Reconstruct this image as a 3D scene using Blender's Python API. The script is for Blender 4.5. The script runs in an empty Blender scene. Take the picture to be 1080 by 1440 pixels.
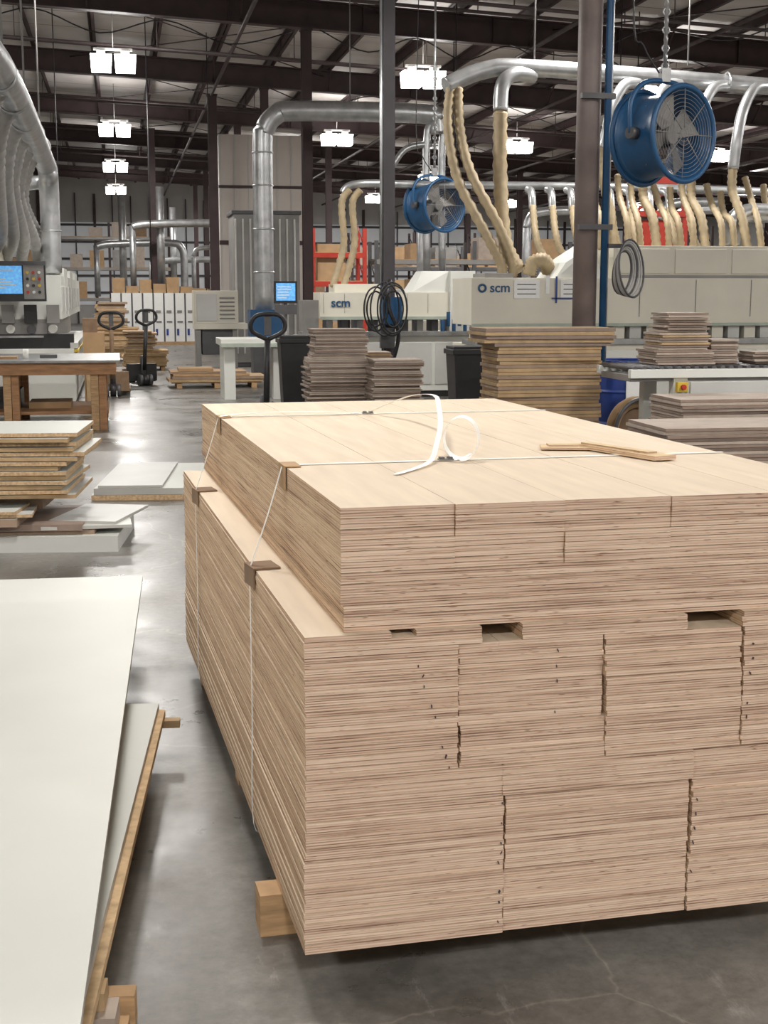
import bpy, math, random
from mathutils import Vector, Matrix, Euler
random.seed(7)
S=bpy.context.scene
COL=S.collection
A11=math.radians(11)
def C(xc,yc):
    """site survey frame (rotated 11 deg to the building grid) -> building grid"""
    return (xc*math.cos(A11)+yc*math.sin(A11), yc*math.cos(A11)-xc*math.sin(A11))

# ------------------------------------------------------------------ materials
def nt(name):
    m=bpy.data.materials.new(name); m.use_nodes=True
    n=m.node_tree.nodes; l=m.node_tree.links
    return m,n,l,n["Principled BSDF"]
def MAT(name,col,rough=0.5,metal=0.0,var=0.12,scale=6.0,bump=0.0,stretch=(1,1,1),emit=0,trans=0):
    m,n,l,b=nt(name)
    tc=n.new("ShaderNodeTexCoord"); mp=n.new("ShaderNodeMapping"); mp.inputs["Scale"].default_value=stretch
    l.new(tc.outputs["Object"],mp.inputs["Vector"])
    no=n.new("ShaderNodeTexNoise"); no.inputs["Scale"].default_value=scale; no.inputs["Detail"].default_value=5
    l.new(mp.outputs[0],no.inputs["Vector"])
    r=n.new("ShaderNodeValToRGB"); r.color_ramp.elements[0].position=.3; r.color_ramp.elements[1].position=.7
    a=[max(0,c*(1-var)) for c in col]; c2=[min(1,c*(1+var)) for c in col]
    r.color_ramp.elements[0].color=(*a,1); r.color_ramp.elements[1].color=(*c2,1)
    l.new(no.outputs["Fac"],r.inputs["Fac"]); l.new(r.outputs[0],b.inputs["Base Color"])
    b.inputs["Roughness"].default_value=rough; b.inputs["Metallic"].default_value=metal
    if bump:
        bp=n.new("ShaderNodeBump"); bp.inputs["Strength"].default_value=bump; bp.inputs["Distance"].default_value=.01
        l.new(no.outputs["Fac"],bp.inputs["Height"]); l.new(bp.outputs[0],b.inputs["Normal"])
    if emit:
        b.inputs["Emission Color"].default_value=(*col,1); b.inputs["Emission Strength"].default_value=emit
    return m
def math_node(n,l,op,a,b=None):
    x=n.new("ShaderNodeMath"); x.operation=op
    for i,v in enumerate((a,b)):
        if v is None: continue
        if isinstance(v,(int,float)): x.inputs[i].default_value=v
        else: l.new(v,x.inputs[i])
    return x.outputs[0]
PITCH=.0122
def ply_edge(name,light,mid,dark):
    m,n,l,b=nt(name)
    tc=n.new("ShaderNodeTexCoord"); sp=n.new("ShaderNodeSeparateXYZ"); l.new(tc.outputs["Object"],sp.inputs[0])
    q=math_node(n,l,'DIVIDE',sp.outputs["Z"],PITCH)
    fl=math_node(n,l,'FLOOR',q)
    wn=n.new("ShaderNodeTexWhiteNoise"); wn.noise_dimensions='1D'; l.new(fl,wn.inputs["W"])
    ph=math_node(n,l,'MULTIPLY',q,2*math.pi*2)
    si=math_node(n,l,'SINE',ph)
    mp=n.new("ShaderNodeMapping"); mp.inputs["Scale"].default_value=(4,4,260); l.new(tc.outputs["Object"],mp.inputs[0])
    no=n.new("ShaderNodeTexNoise"); no.inputs["Scale"].default_value=1; no.inputs["Detail"].default_value=4; l.new(mp.outputs[0],no.inputs["Vector"])
    mp2=n.new("ShaderNodeMapping"); mp2.inputs["Scale"].default_value=(22,22,330); l.new(tc.outputs["Object"],mp2.inputs[0])
    no2=n.new("ShaderNodeTexNoise"); no2.inputs["Scale"].default_value=1; no2.inputs["Detail"].default_value=2; l.new(mp2.outputs[0],no2.inputs["Vector"])
    f=math_node(n,l,'MULTIPLY',si,.12)
    f=math_node(n,l,'ADD',f,math_node(n,l,'MULTIPLY',no.outputs["Fac"],1.1))
    f=math_node(n,l,'ADD',f,math_node(n,l,'MULTIPLY',wn.outputs["Value"],.22))
    f=math_node(n,l,'SUBTRACT',f,.14)
    r=n.new("ShaderNodeValToRGB"); e=r.color_ramp.elements
    e[0].position=.2; e[0].color=(*dark,1); e[1].position=.78; e[1].color=(*light,1)
    k=e.new(.42); k.color=(*mid,1)
    l.new(f,r.inputs["Fac"])
    r2=n.new("ShaderNodeValToRGB"); r2.color_ramp.elements[0].position=.27; r2.color_ramp.elements[1].position=.35
    r2.color_ramp.elements[0].color=(.34,.23,.19,1); r2.color_ramp.elements[1].color=(1,1,1,1)
    l.new(no2.outputs["Fac"],r2.inputs["Fac"])
    mx=n.new("ShaderNodeMix"); mx.data_type='RGBA'; mx.blend_type='MULTIPLY'; mx.inputs["Factor"].default_value=1
    l.new(r.outputs[0],mx.inputs["A"]); l.new(r2.outputs[0],mx.inputs["B"])
    # long-grain sides (local x-facing) yellower than end grain; warm side light painted in too
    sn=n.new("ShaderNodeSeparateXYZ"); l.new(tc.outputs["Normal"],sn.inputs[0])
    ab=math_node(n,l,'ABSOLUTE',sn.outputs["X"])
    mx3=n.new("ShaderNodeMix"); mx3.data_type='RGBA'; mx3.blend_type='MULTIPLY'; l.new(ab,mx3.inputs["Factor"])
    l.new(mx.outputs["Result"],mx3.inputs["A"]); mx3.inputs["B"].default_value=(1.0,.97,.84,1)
    l.new(mx3.outputs["Result"],b.inputs["Base Color"]); b.inputs["Roughness"].default_value=.8
    b.inputs["Specular IOR Level"].default_value=.25
    return m
def concrete():
    m,n,l,b=nt("polished_concrete")
    tc=n.new("ShaderNodeTexCoord")
    a=n.new("ShaderNodeTexNoise"); a.inputs["Scale"].default_value=1.1; a.inputs["Detail"].default_value=9; a.inputs["Roughness"].default_value=.68
    l.new(tc.outputs["Object"],a.inputs["Vector"])
    r=n.new("ShaderNodeValToRGB"); e=r.color_ramp.elements
    e[0].position=.34; e[0].color=(.092,.086,.077,1); e[1].position=.68; e[1].color=(.25,.238,.218,1)
    l.new(a.outputs["Fac"],r.inputs["Fac"])
    # cracks
    d=n.new("ShaderNodeTexNoise"); d.inputs["Scale"].default_value=3.5; d.inputs["Detail"].default_value=6; l.new(tc.outputs["Object"],d.inputs["Vector"])
    mxv=n.new("ShaderNodeMix"); mxv.data_type='VECTOR'; mxv.inputs["Factor"].default_value=.18
    l.new(tc.outputs["Object"],mxv.inputs["A"]); l.new(d.outputs["Color"],mxv.inputs["B"])
    v=n.new("ShaderNodeTexVoronoi"); v.feature='DISTANCE_TO_EDGE'; v.inputs["Scale"].default_value=.75; l.new(mxv.outputs["Result"],v.inputs["Vector"])
    r2=n.new("ShaderNodeValToRGB"); r2.color_ramp.elements[0].position=0; r2.color_ramp.elements[1].position=.0045
    r2.color_ramp.elements[0].color=(1.9,1.85,1.75,1); r2.color_ramp.elements[1].color=(1,1,1,1)
    l.new(v.outputs["Distance"],r2.inputs["Fac"])
    mx=n.new("ShaderNodeMix"); mx.data_type='RGBA'; mx.blend_type='MULTIPLY'; mx.inputs["Factor"].default_value=.6
    l.new(r.outputs[0],mx.inputs["A"]); l.new(r2.outputs[0],mx.inputs["B"])
    # fine scuffs
    s=n.new("ShaderNodeTexNoise"); s.inputs["Scale"].default_value=22; s.inputs["Detail"].default_value=9; s.inputs["Roughness"].default_value=.75; l.new(tc.outputs["Object"],s.inputs["Vector"])
    r3=n.new("ShaderNodeValToRGB"); r3.color_ramp.elements[0].position=.3; r3.color_ramp.elements[1].position=.72
    r3.color_ramp.elements[0].color=(.66,.66,.66,1); r3.color_ramp.elements[1].color=(1.2,1.2,1.2,1)
    l.new(s.outputs["Fac"],r3.inputs["Fac"])
    mx2=n.new("ShaderNodeMix"); mx2.data_type='RGBA'; mx2.blend_type='MULTIPLY'; mx2.inputs["Factor"].default_value=1
    l.new(mx.outputs["Result"],mx2.inputs["A"]); l.new(r3.outputs[0],mx2.inputs["B"])
    # pale scuff streaks along the aisle
    mps=n.new("ShaderNodeMapping"); mps.inputs["Scale"].default_value=(2.2,.6,1); l.new(tc.outputs["Object"],mps.inputs[0])
    s2=n.new("ShaderNodeTexNoise"); s2.inputs["Scale"].default_value=4; s2.inputs["Detail"].default_value=12; s2.inputs["Roughness"].default_value=.82; l.new(mps.outputs[0],s2.inputs["Vector"])
    r4=n.new("ShaderNodeValToRGB"); r4.color_ramp.elements[0].position=.58; r4.color_ramp.elements[1].position=.70
    r4.color_ramp.elements[0].color=(0,0,0,1); r4.color_ramp.elements[1].color=(.55,.55,.55,1)
    l.new(s2.outputs["Fac"],r4.inputs["Fac"])
    mx4=n.new("ShaderNodeMix"); mx4.data_type='RGBA'; l.new(r4.outputs[0],mx4.inputs["Factor"]); l.new(mx2.outputs["Result"],mx4.inputs["A"]); mx4.inputs["B"].default_value=(.42,.41,.39,1)
    l.new(mx4.outputs["Result"],b.inputs["Base Color"])
    rr=n.new("ShaderNodeMapRange"); rr.inputs["From Min"].default_value=.3; rr.inputs["From Max"].default_value=.7; rr.inputs["To Min"].default_value=.2; rr.inputs["To Max"].default_value=.5
    l.new(a.outputs["Fac"],rr.inputs["Value"]); l.new(rr.outputs[0],b.inputs["Roughness"])
    b.inputs["Specular IOR Level"].default_value=.5
    return m
def deck_mat():
    m,n,l,b=nt("roof_insulation")
    tc=n.new("ShaderNodeTexCoord"); sp=n.new("ShaderNodeSeparateXYZ"); l.new(tc.outputs["Object"],sp.inputs[0])
    fr=math_node(n,l,'FRACT',math_node(n,l,'DIVIDE',sp.outputs["Y"],1.8))
    li=math_node(n,l,'LESS_THAN',fr,.04)
    a=n.new("ShaderNodeTexNoise"); a.inputs["Scale"].default_value=.7; a.inputs["Detail"].default_value=6; l.new(tc.outputs["Object"],a.inputs["Vector"])
    r=n.new("ShaderNodeValToRGB"); r.color_ramp.elements[0].position=.3; r.color_ramp.elements[1].position=.7
    r.color_ramp.elements[0].color=(.48,.44,.415,1); r.color_ramp.elements[1].color=(.74,.70,.67,1)
    l.new(a.outputs["Fac"],r.inputs["Fac"])
    mx=n.new("ShaderNodeMix"); mx.data_type='RGBA'; l.new(li,mx.inputs["Factor"]); l.new(r.outputs[0],mx.inputs["A"]); mx.inputs["B"].default_value=(.3,.27,.25,1)
    l.new(mx.outputs["Result"],b.inputs["Base Color"]); b.inputs["Roughness"].default_value=.6
    return m

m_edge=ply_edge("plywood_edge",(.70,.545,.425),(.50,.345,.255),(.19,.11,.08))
m_face=MAT("birch_face",(.63,.52,.395),.6,0,.08,3,0,(8,.8,1))
m_floor=concrete(); m_deck=deck_mat()
m_beam=MAT("red_oxide_steel",(.044,.024,.025),.6,0,.25,3)
m_beam2=MAT("dark_steel",(.045,.04,.045),.5,0,.2,3)
m_wallm=MAT("metal_wall_panel",(.44,.425,.41),.6,0,.08,1)
m_part=MAT("partition_panel",(.60,.55,.51),.6,0,.06,1)
m_duct=MAT("galvanized_duct",(.46,.47,.48),.35,.75,.22,5)
m_tan=MAT("tan_flex_hose",(.37,.29,.175),.55,0,.15,9)
m_ghose=MAT("gray_flex_hose",(.40,.39,.38),.5,.1,.15,9)
m_blue=MAT("blue_powdercoat",(.014,.075,.18),.4,0,.12,4)
m_blue2=MAT("blue_plastic",(.025,.06,.28),.45,0,.15,4)
m_cream=MAT("machine_cream",(.66,.63,.54),.45,0,.05,2)
m_white=MAT("machine_white",(.68,.69,.65),.42,0,.05,2)
m_green=MAT("green_stripe",(.36,.41,.35),.5)
m_black=MAT("black_plastic",(.018,.018,.02),.45,0,.3,4)
m_dgray=MAT("dark_gray_metal",(.09,.09,.095),.45,.2,.2,4)
m_gray=MAT("gray_sheet_metal",(.26,.25,.24),.5,.3,.12,3)
m_screen=MAT("lit_screen",(.10,.32,.62),.3,0,.5,30,emit=.9)
m_red=MAT("rack_red",(.42,.03,.015),.5)
m_mel=MAT("white_melamine",(.525,.535,.495),.45,0,.05,1.2)
m_mel2=MAT("gray_melamine",(.52,.52,.50),.45,0,.06,3)
m_medge=MAT("melamine_edge_band",(.42,.41,.385),.5,0,.06,3)
m_pedge=MAT("particleboard_edge",(.48,.33,.19),.85,0,.3,60)
m_tanedge=MAT("board_core_tan",(.56,.40,.23),.8,0,.25,25,0,(1,1,6))
m_mdf=MAT("mdf_brown",(.30,.215,.155),.8,0,.15,10)
m_mdf2=MAT("mdf_tan",(.42,.29,.16),.8,0,.15,10)
m_mdfg=MAT("laminate_graybrown",(.40,.33,.275),.6,0,.12,10)
m_taupe=MAT("laminate_taupe",(.25,.185,.15),.65,0,.12,10)
m_pine=MAT("pine_lumber",(.46,.29,.15),.75,0,.25,8,.2,(1,1,8))
m_bench=MAT("bench_wood",(.36,.19,.09),.7,0,.25,6,.1,(1,6,6))
m_steel=MAT("steel_plate",(.30,.30,.30),.35,.6,.25,6)
m_strap=MAT("poly_strap",(.88,.88,.85),.3,0,.03,20)
m_card=MAT("cardboard",(.40,.26,.14),.85,0,.12,5)
m_card2=MAT("brown_corner_board",(.22,.14,.085),.8,0,.15,12)
m_ink=MAT("marker_ink",(.05,.04,.05),.6)
m_lamp=MAT("lit_acrylic_lens",(1,.98,.95),.4,0,.01,5,emit=16)
m_wallglow=MAT("glowing_wall_panel",(.62,.64,.66),.5,0,.12,.6,emit=.12)  # pale wall panel with a faint glow added, no light source
m_paper=MAT("paper_sheet",(.82,.83,.82),.6,0,.03,20)
m_rubber=MAT("yellow_hazard",(.6,.42,.05),.5)
m_pipe=MAT("sprinkler_pipe",(.08,.06,.06),.5,.2,.2,4)

# ------------------------------------------------------------------ mesh builder
class MB:
    def __init__(s): s.v=[];s.f=[];s.m=[];s.s=[];s.mats=[]
    def mi(s,mat):
        if mat not in s.mats: s.mats.append(mat)
        return s.mats.index(mat)
    def add(s,vs,fs,mat,smooth=False):
        o=len(s.v); s.v+= [tuple(p) for p in vs]; i=s.mi(mat)
        for k,f in enumerate(fs):
            s.f.append([o+q for q in f]); s.m.append(i); s.s.append(smooth)
    def box(s,x0,y0,z0,x1,y1,z1,mat,top=None,M=None):
        vs=[Vector(p) for p in ((x0,y0,z0),(x1,y0,z0),(x1,y1,z0),(x0,y1,z0),(x0,y0,z1),(x1,y0,z1),(x1,y1,z1),(x0,y1,z1))]
        if M is not None: vs=[M@p for p in vs]
        o=len(s.v); s.v+=[tuple(p) for p in vs]
        a=s.mi(mat); t=s.mi(top) if top else a
        for f,mm in (((0,3,2,1),t),((4,5,6,7),t),((0,1,5,4),a),((1,2,6,5),a),((2,3,7,6),a),((3,0,4,7),a)):
            s.f.append([o+q for q in f]); s.m.append(mm); s.s.append(False)
    def rbox(s,cx,cy,z0,w,d,h,mat,rot=0,top=None):
        M=Matrix.Translation((cx,cy,0))@Matrix.Rotation(rot,4,'Z')
        s.box(-w/2,-d/2,z0,w/2,d/2,z0+h,mat,top,M)
    def tube(s,pts,r,mat,seg=10,rib=0,sub=1,step=None,caps=True,r1=None,smooth=True):
        P=[Vector(p) for p in pts]
        if sub>1 and len(P)>2:
            Q=[]
            for i in range(len(P)-1):
                p0=P[max(i-1,0)];p1=P[i];p2=P[i+1];p3=P[min(i+2,len(P)-1)]
                for k in range(sub):
                    t=k/sub
                    Q.append(.5*((2*p1)+(p2-p0)*t+(2*p0-5*p1+4*p2-p3)*t*t+(3*p1-p0-3*p2+p3)*t**3))
            Q.append(P[-1]); P=Q
        if step:
            Q=[P[0]]; 
            for i in range(len(P)-1):
                d=(P[i+1]-P[i]).length; k=max(1,int(d/step))
                for j in range(1,k+1): Q.append(P[i].lerp(P[i+1],j/k))
            P=Q
        n=len(P); T=[]
        for i in range(n):
            a=P[max(i-1,0)];b=P[min(i+1,n-1)]; t=(b-a)
            T.append(t.normalized() if t.length>1e-9 else Vector((0,0,1)))
        u=T[0].orthogonal().normalized(); vs=[];fs=[]
        for i in range(n):
            u=(u-T[i]*u.dot(T[i])).normalized(); w=T[i].cross(u)
            rr=r if r1 is None else r+(r1-r)*i/(n-1)
            if rib: rr*=1+(rib if i%2 else -rib)
            for k in range(seg):
                a=2*math.pi*k/seg; vs.append(P[i]+(u*math.cos(a)+w*math.sin(a))*rr)
        for i in range(n-1):
            for k in range(seg):
                k2=(k+1)%seg; fs.append((i*seg+k,i*seg+k2,(i+1)*seg+k2,(i+1)*seg+k))
        s.add(vs,fs,mat,smooth)
        if caps:
            o=len(s.v)-len(vs)
            s.f.append([o+k for k in range(seg)][::-1]); s.m.append(s.mi(mat)); s.s.append(False)
            s.f.append([o+(n-1)*seg+k for k in range(seg)]); s.m.append(s.mi(mat)); s.s.append(False)
    def cyl(s,p0,p1,r,mat,seg=16,r1=None,caps=True): s.tube([p0,p1],r,mat,seg,caps=caps,r1=r1)
    def torus(s,c,ax,R,r,mat,seg=28,rs=6,sx=1):
        c=Vector(c);ax=Vector(ax).normalized();u=ax.cross(Vector((0,0,1)))
        if u.length<.01: u=Vector((1,0,0))
        u.normalize();w=ax.cross(u).normalized();vs=[];fs=[]
        for i in range(seg):
            a=2*math.pi*i/seg;d=u*math.cos(a)*sx+w*math.sin(a);p=c+d*R
            for k in range(rs):
                b=2*math.pi*k/rs; vs.append(p+d*(r*math.cos(b))+ax*(r*math.sin(b)))
        for i in range(seg):
            for k in range(rs):
                i2=(i+1)%seg;k2=(k+1)%rs
                fs.append((i*rs+k,i2*rs+k,i2*rs+k2,i*rs+k2))
        s.add(vs,fs,mat,True)
    def ribbon(s,pts,w,mat,sub=8,wd=(0,1,0),th=.0012):
        P=[Vector(p) for p in pts];Q=[]
        for i in range(len(P)-1):
            p0=P[max(i-1,0)];p1=P[i];p2=P[i+1];p3=P[min(i+2,len(P)-1)]
            for k in range(sub):
                t=k/sub
                Q.append(.5*((2*p1)+(p2-p0)*t+(2*p0-5*p1+4*p2-p3)*t*t+(3*p1-p0-3*p2+p3)*t**3))
        Q.append(P[-1]); n=len(Q);vs=[];fs=[];wd=Vector(wd).normalized()
        for i in range(n):
            t=(Q[min(i+1,n-1)]-Q[max(i-1,0)]).normalized()
            side=(wd-t*wd.dot(t))
            side=side.normalized() if side.length>.05 else Vector((1,0,0))
            no=t.cross(side).normalized()
            for a,b in ((-1,-1),(1,-1),(1,1),(-1,1)): vs.append(Q[i]+side*(a*w/2)+no*(b*th/2))
        for i in range(n-1):
            for k in range(4):
                k2=(k+1)%4; fs.append((i*4+k,i*4+k2,(i+1)*4+k2,(i+1)*4+k))
        fs.append((3,2,1,0)); fs.append(tuple((n-1)*4+k for k in range(4)))
        s.add(vs,fs,mat,False)
    def build(s,name,loc=None,rot=0,bevel=0,parent=None):
        me=bpy.data.meshes.new(name)
        if loc is None:
            xs=[p[0] for p in s.v];ys=[p[1] for p in s.v];zs=[p[2] for p in s.v]
            o=((min(xs)+max(xs))/2,(min(ys)+max(ys))/2,min(zs)); vv=[(p[0]-o[0],p[1]-o[1],p[2]-o[2]) for p in s.v]
        else: o=loc; vv=s.v
        me.from_pydata(vv,[],s.f)
        for m in s.mats: me.materials.append(m)
        me.polygons.foreach_set("material_index",s.m); me.polygons.foreach_set("use_smooth",s.s)
        me.update()
        ob=bpy.data.objects.new(name,me); COL.objects.link(ob); ob.location=o; ob.rotation_euler[2]=rot
        if bevel:
            b=ob.modifiers.new("bevel",'BEVEL'); b.width=bevel; b.segments=2; b.limit_method='ANGLE'; b.angle_limit=.7
        if parent:
            ob.parent=parent; ob.matrix_parent_inverse=Matrix.Translation(-Vector(parent.location))
        return ob
def text(name,body,loc,size,mat,parent,rz=0):
    cu=bpy.data.curves.new(name,'FONT'); cu.body=body; cu.size=size; cu.extrude=.003; cu.offset=.003; cu.materials.append(mat)
    ob=bpy.data.objects.new(name,cu); COL.objects.link(ob); ob.location=loc; ob.rotation_euler=(math.pi/2,0,rz)
    ob.parent=parent; ob.matrix_parent_inverse=Matrix.Translation(-Vector(parent.location))
    return ob

# ------------------------------------------------------------------ hall shell
X0,X1,Y0,Y1=-10,33,-9,76
SL=.046
def rz(x): return 7.0-SL*x      # underside of rafters
b=MB(); b.box(X0,Y0,-.15,X1,Y1,0,m_floor); b.build("floor",loc=(0,0,0))
b=MB()
z0,z1=rz(X0)+.80,rz(X1)+.80
b.add([(X0,Y0,z0),(X1,Y0,z1),(X1,Y1,z1),(X0,Y1,z0),(X0,Y0,z0+.1),(X1,Y0,z1+.1),(X1,Y1,z1+.1),(X0,Y1,z0+.1)],
      [(0,3,2,1),(4,5,6,7),(0,1,5,4),(1,2,6,5),(2,3,7,6),(3,0,4,7)],m_deck)
b.build("ceiling",loc=(0,0,0))
for nm,bx in (("wall_back",(X0,Y1,0,X1,Y1+.2,8.3)),("wall_left",(X0-.2,Y0,0,X0,Y1,8.3)),("wall_right",(X1,Y0,0,X1+.2,Y1,6.4)),("wall_front",(X0,Y0-.2,0,X1,Y0,8.3))):
    b=MB(); b.box(*bx,m_wallm)
    if nm=="wall_back":
        # bright wall band behind the girts and studs, its glow added by material
        b.box(X0,Y1-.05,1.0,X1,Y1,5.4,m_wallglow)
        for i in range(44): b.box(X0+i*.98,Y1-.12,0,X0+i*.98+(.14 if i%3==0 else .07),Y1-.05,7.3-.046*(i*.98),m_beam2 if i%3 else m_beam)
        for z in (1.6,2.5,3.4,4.3,5.2): b.box(X0,Y1-.16,z,X1,Y1-.12,z+.12,m_beam2)
    b.build(nm)
# frames
frames=[-4,4,12,20,28,36,44,52,60,68]
for y in frames:
    b=MB()
    def sl(dy0,dy1,dz0,dz1,mat):
        b.add([(X0+.1,y+dy0,rz(X0)+dz0),(X1-.1,y+dy0,rz(X1)+dz0),(X1-.1,y+dy1,rz(X1)+dz0),(X0+.1,y+dy1,rz(X0)+dz0),
               (X0+.1,y+dy0,rz(X0)+dz1),(X1-.1,y+dy0,rz(X1)+dz1),(X1-.1,y+dy1,rz(X1)+dz1),(X0+.1,y+dy1,rz(X0)+dz1)],
              [(0,3,2,1),(4,5,6,7),(0,1,5,4),(1,2,6,5),(2,3,7,6),(3,0,4,7)],mat)
    sl(-.12,.12,0,.03,m_beam); sl(-.012,.012,.03,.52,m_beam); sl(-.12,.12,.52,.55,m_beam)
    for i in range(16):
        x=X0+1.5+i*2.7; b.box(x,y-.1,rz(x)+.02,x+.02,y+.1,rz(x)+.53,m_beam)
    b.build("roof_rafter")
b=MB()
for i in range(29):
    x=X0+.7+i*1.48; z=rz(x)+.555
    b.box(x-.012,Y0+.1,z,x+.012,Y1-.1,z+.225,m_beam)
    b.box(x-.01,Y0+.1,z,x+.09,Y1-.1,z+.018,m_beam)
    b.box(x-.07,Y0+.1,z+.205,x+.01,Y1-.1,z+.225,m_beam)
b.build("roof_purlins")
# flange braces + rods
b=MB()
for y in frames[3:]:
    for i in range(13):
        x=X0+.7+i*2.96
        for sgn in (-1,1): b.cyl((x,y+sgn*.1,rz(x)+.05),(x,y+sgn*.75,rz(x)+.6),.025,m_beam,4)
for y in frames[3:-1]:
    for x in (-1,9,19):
        b.cyl((x,y,rz(x)+.4),(x+6.4,y+8,rz(x+6.4)+.4),.015,m_beam,4); b.cyl((x+6.4,y,rz(x+6.4)+.4),(x,y+8,rz(x)+.4),.015,m_beam,4)
b.build("roof_bracing")
# sprinkler / conduit pipes
b=MB()
for y in (21.5,24,26.5,31,33.5,40,42.6,47,49.5,55,57,63):
    dz=-.10 if y in (24,31,40,47,55,63) else .30
    b.cyl((X0+.3,y,rz(X0)+dz),(X1-.3,y,rz(X1)+dz),.035,m_pipe,8)
    for i in range(14):
        x=X0+2+i*3; b.cyl((x,y,rz(x)+dz),(x,y,rz(x)+.78),.012,m_pipe,5)
for x in (-3,2.6,8.5,11.2,15,18,21):
    b.cyl((x,14,rz(x)-.05),(x,Y1-.5,rz(x)-.05),.045,m_pipe,8)
sp_=b.build("sprinkler_pipes")
b=MB()
for (x0_,y0_,x1_,y1_) in ((4.1,27.8,10,27.8),(10,27.8,17,30),(4,35.8,12,35.8),(8,27.7,14,19.8),(-4,28,3.6,28.2),(12,27.7,20,27.7)):
    pts=[]
    for q in range(7):
        t=q/6; x=x0_+(x1_-x0_)*t; y=y0_+(y1_-y0_)*t; pts.append((x,y,rz(x)-.03-.35*math.sin(math.pi*t*3)**2))
    b.tube(pts,.014,m_black,5,sub=5)
for (x,y,zb) in ((.75,31,1.7),(6.2,25,3.6),(7.6,22,4.7),(-1.2,31,3),(2.2,33,4.5),(9.0,24,3.4),(10.5,27,3.5),(6.9,28,3.4)):
    b.cyl((x,y,zb),(x,y,rz(x)+.7),.012,m_black,5)
b.build("hanging_cables",parent=sp_)
# columns
def column(x,y,w,top,mat,extra=None,name="steel_column"):
    b=MB(); h=w/2
    b.box(x-h,y-h,0,x+h,y-h+.02,top,mat); b.box(x-h,y+h-.02,0,x+h,y+h,top,mat); b.box(x-.01,y-h+.02,0,x+.01,y+h-.02,top,mat)
    b.box(x-h-.05,y-h-.05,0,x+h+.05,y+h+.05,.03,mat)
    b.box(x-h-.02,y-h-.02,top-.04,x+h+.02,y+h+.02,top,mat)
    if extra: extra(b)
    return b.build(name)
for yy in (28,36,44,52,60,68):
    for xx in (3.85,15.5,26): column(xx,yy,.2,rz(xx)-.002,m_beam)
column(3.95,20,.17,rz(3.95)-.002,m_beam2,lambda b:(b.cyl((3.83,19.93,1),(3.83,19.93,6.6),.02,m_duct,6)))
column(2.62,37.6,.24,6.85,m_beam)
column(1.2,46,.24,6.9,m_beam); column(7.2,47,.2,6.6,m_beam)
for yy in (12,20): column(15.5,yy,.2,rz(15.5)-.002,m_beam)
# round pillar with blue conduit
def ex(b):
    b.cyl((4.565,12.48,0.9),(4.565,12.48,6.75),.035,m_blue,8)
    b.cyl((4.615,12.54,0.9),(4.615,12.54,6.75),.018,m_duct,6)
    for z in (2.2,3.4,4.6): b.box(4.30,12.44,z,4.63,12.5,z+.05,m_dgray)
b=MB(); b.cyl((4.42,12.6,0),(4.42,12.6,6.75),.115,MAT("taupe_pillar_paint",(.19,.15,.14),.5,0,.2,3),20)
b.cyl((4.42,12.6,0),(4.42,12.6,.04),.22,m_dgray,16); ex(b)
for q in range(7): b.torus((4.72+.010*q,12.40-q*.015,1.80+q*.006),(.45,-.9,.04*(q-3)),.20+.012*q,.011,m_ghose if q%3 else m_dgray,30,6,.62)
b.box(4.60,12.46,2.03,4.80,12.5,2.07,m_dgray)
b.build("support_pillar")

# ------------------------------------------------------------------ high bay lights
def highbay(x,y,z,vis=True):
    b=MB()
    for dx in (-.25,.25):
        vs=[];w0,w1,h=.20,.22,.32
        for zz,w in ((z,w0),(z+h,w1)):
            vs+=[(x+dx-w,y-w,zz),(x+dx+w,y-w,zz),(x+dx+w,y+w,zz),(x+dx-w,y+w,zz)]
        b.add(vs,[(0,3,2,1),(4,5,6,7),(0,1,5,4),(1,2,6,5),(2,3,7,6),(3,0,4,7)],m_lamp)
        b.box(x+dx-.09,y-.09,z+.325,x+dx+.09,y+.09,z+.42,m_gray)
        b.box(x+dx-.006,y-w1-.01,z,x+dx+.006,y-w1-.003,z+.30,m_gray); b.box(x+dx-w1,y-w1-.01,z+.15,x+dx+w1,y-w1-.003,z+.16,m_gray)
    b.box(x-.4,y-.03,z+.42,x+.4,y+.03,z+.47,m_gray)
    b.cyl((x,y,z+.47),(x,y,rz(x)+.7),.01,m_gray,5)
    b.build("high_bay_light")
    L=bpy.data.lights.new("high_bay_lamp",'AREA'); L.shape='RECTANGLE'; L.size=1.0; L.size_y=.5; L.color=(1,.965,.915)
    L.energy=500 if y<0 else (250 if y<10 else 300)
    o=bpy.data.objects.new("high_bay_lamp",L); COL.objects.link(o); o.location=(x,y,z-.03)
    if y>10:
        # acrylic reflectors leak light sideways/up onto the roof
        L=bpy.data.lights.new("high_bay_uplight",'POINT'); L.energy=48; L.shadow_soft_size=.25; L.color=(1,.975,.94)
        o=bpy.data.objects.new("high_bay_uplight",L); COL.objects.link(o); o.location=(x,y-.50,z+.2)
for y in (-5,6,18,30,42,54,66):
    for x in (-5.5,.05,6.7,12.4,19,26):
        if x==-5.5 and y>40: continue
        highbay(x,y,6.2-.02*max(0,x))

# ------------------------------------------------------------------ PLYWOOD STACK
ROT=math.radians(2.5)
b=MB()
p=PITCH
def brick(a0,a1,n0,n1,b0,L=2.92,off=0,zb=0,jit=.0022):
    for i in range(n0,n1):
        j=random.uniform(-jit,jit); jb=random.uniform(-jit,jit)*1.5
        z=zb+i*p
        s=.0016 if i%2 else .0
        g=.0012 if i%2 else .0005
        b.box(a0+.0012+j*.6-s,b0+jb,z+.0002,a1-.0012+j*.6,L+jb*3,z+p-g,m_edge,top=m_face)
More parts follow.
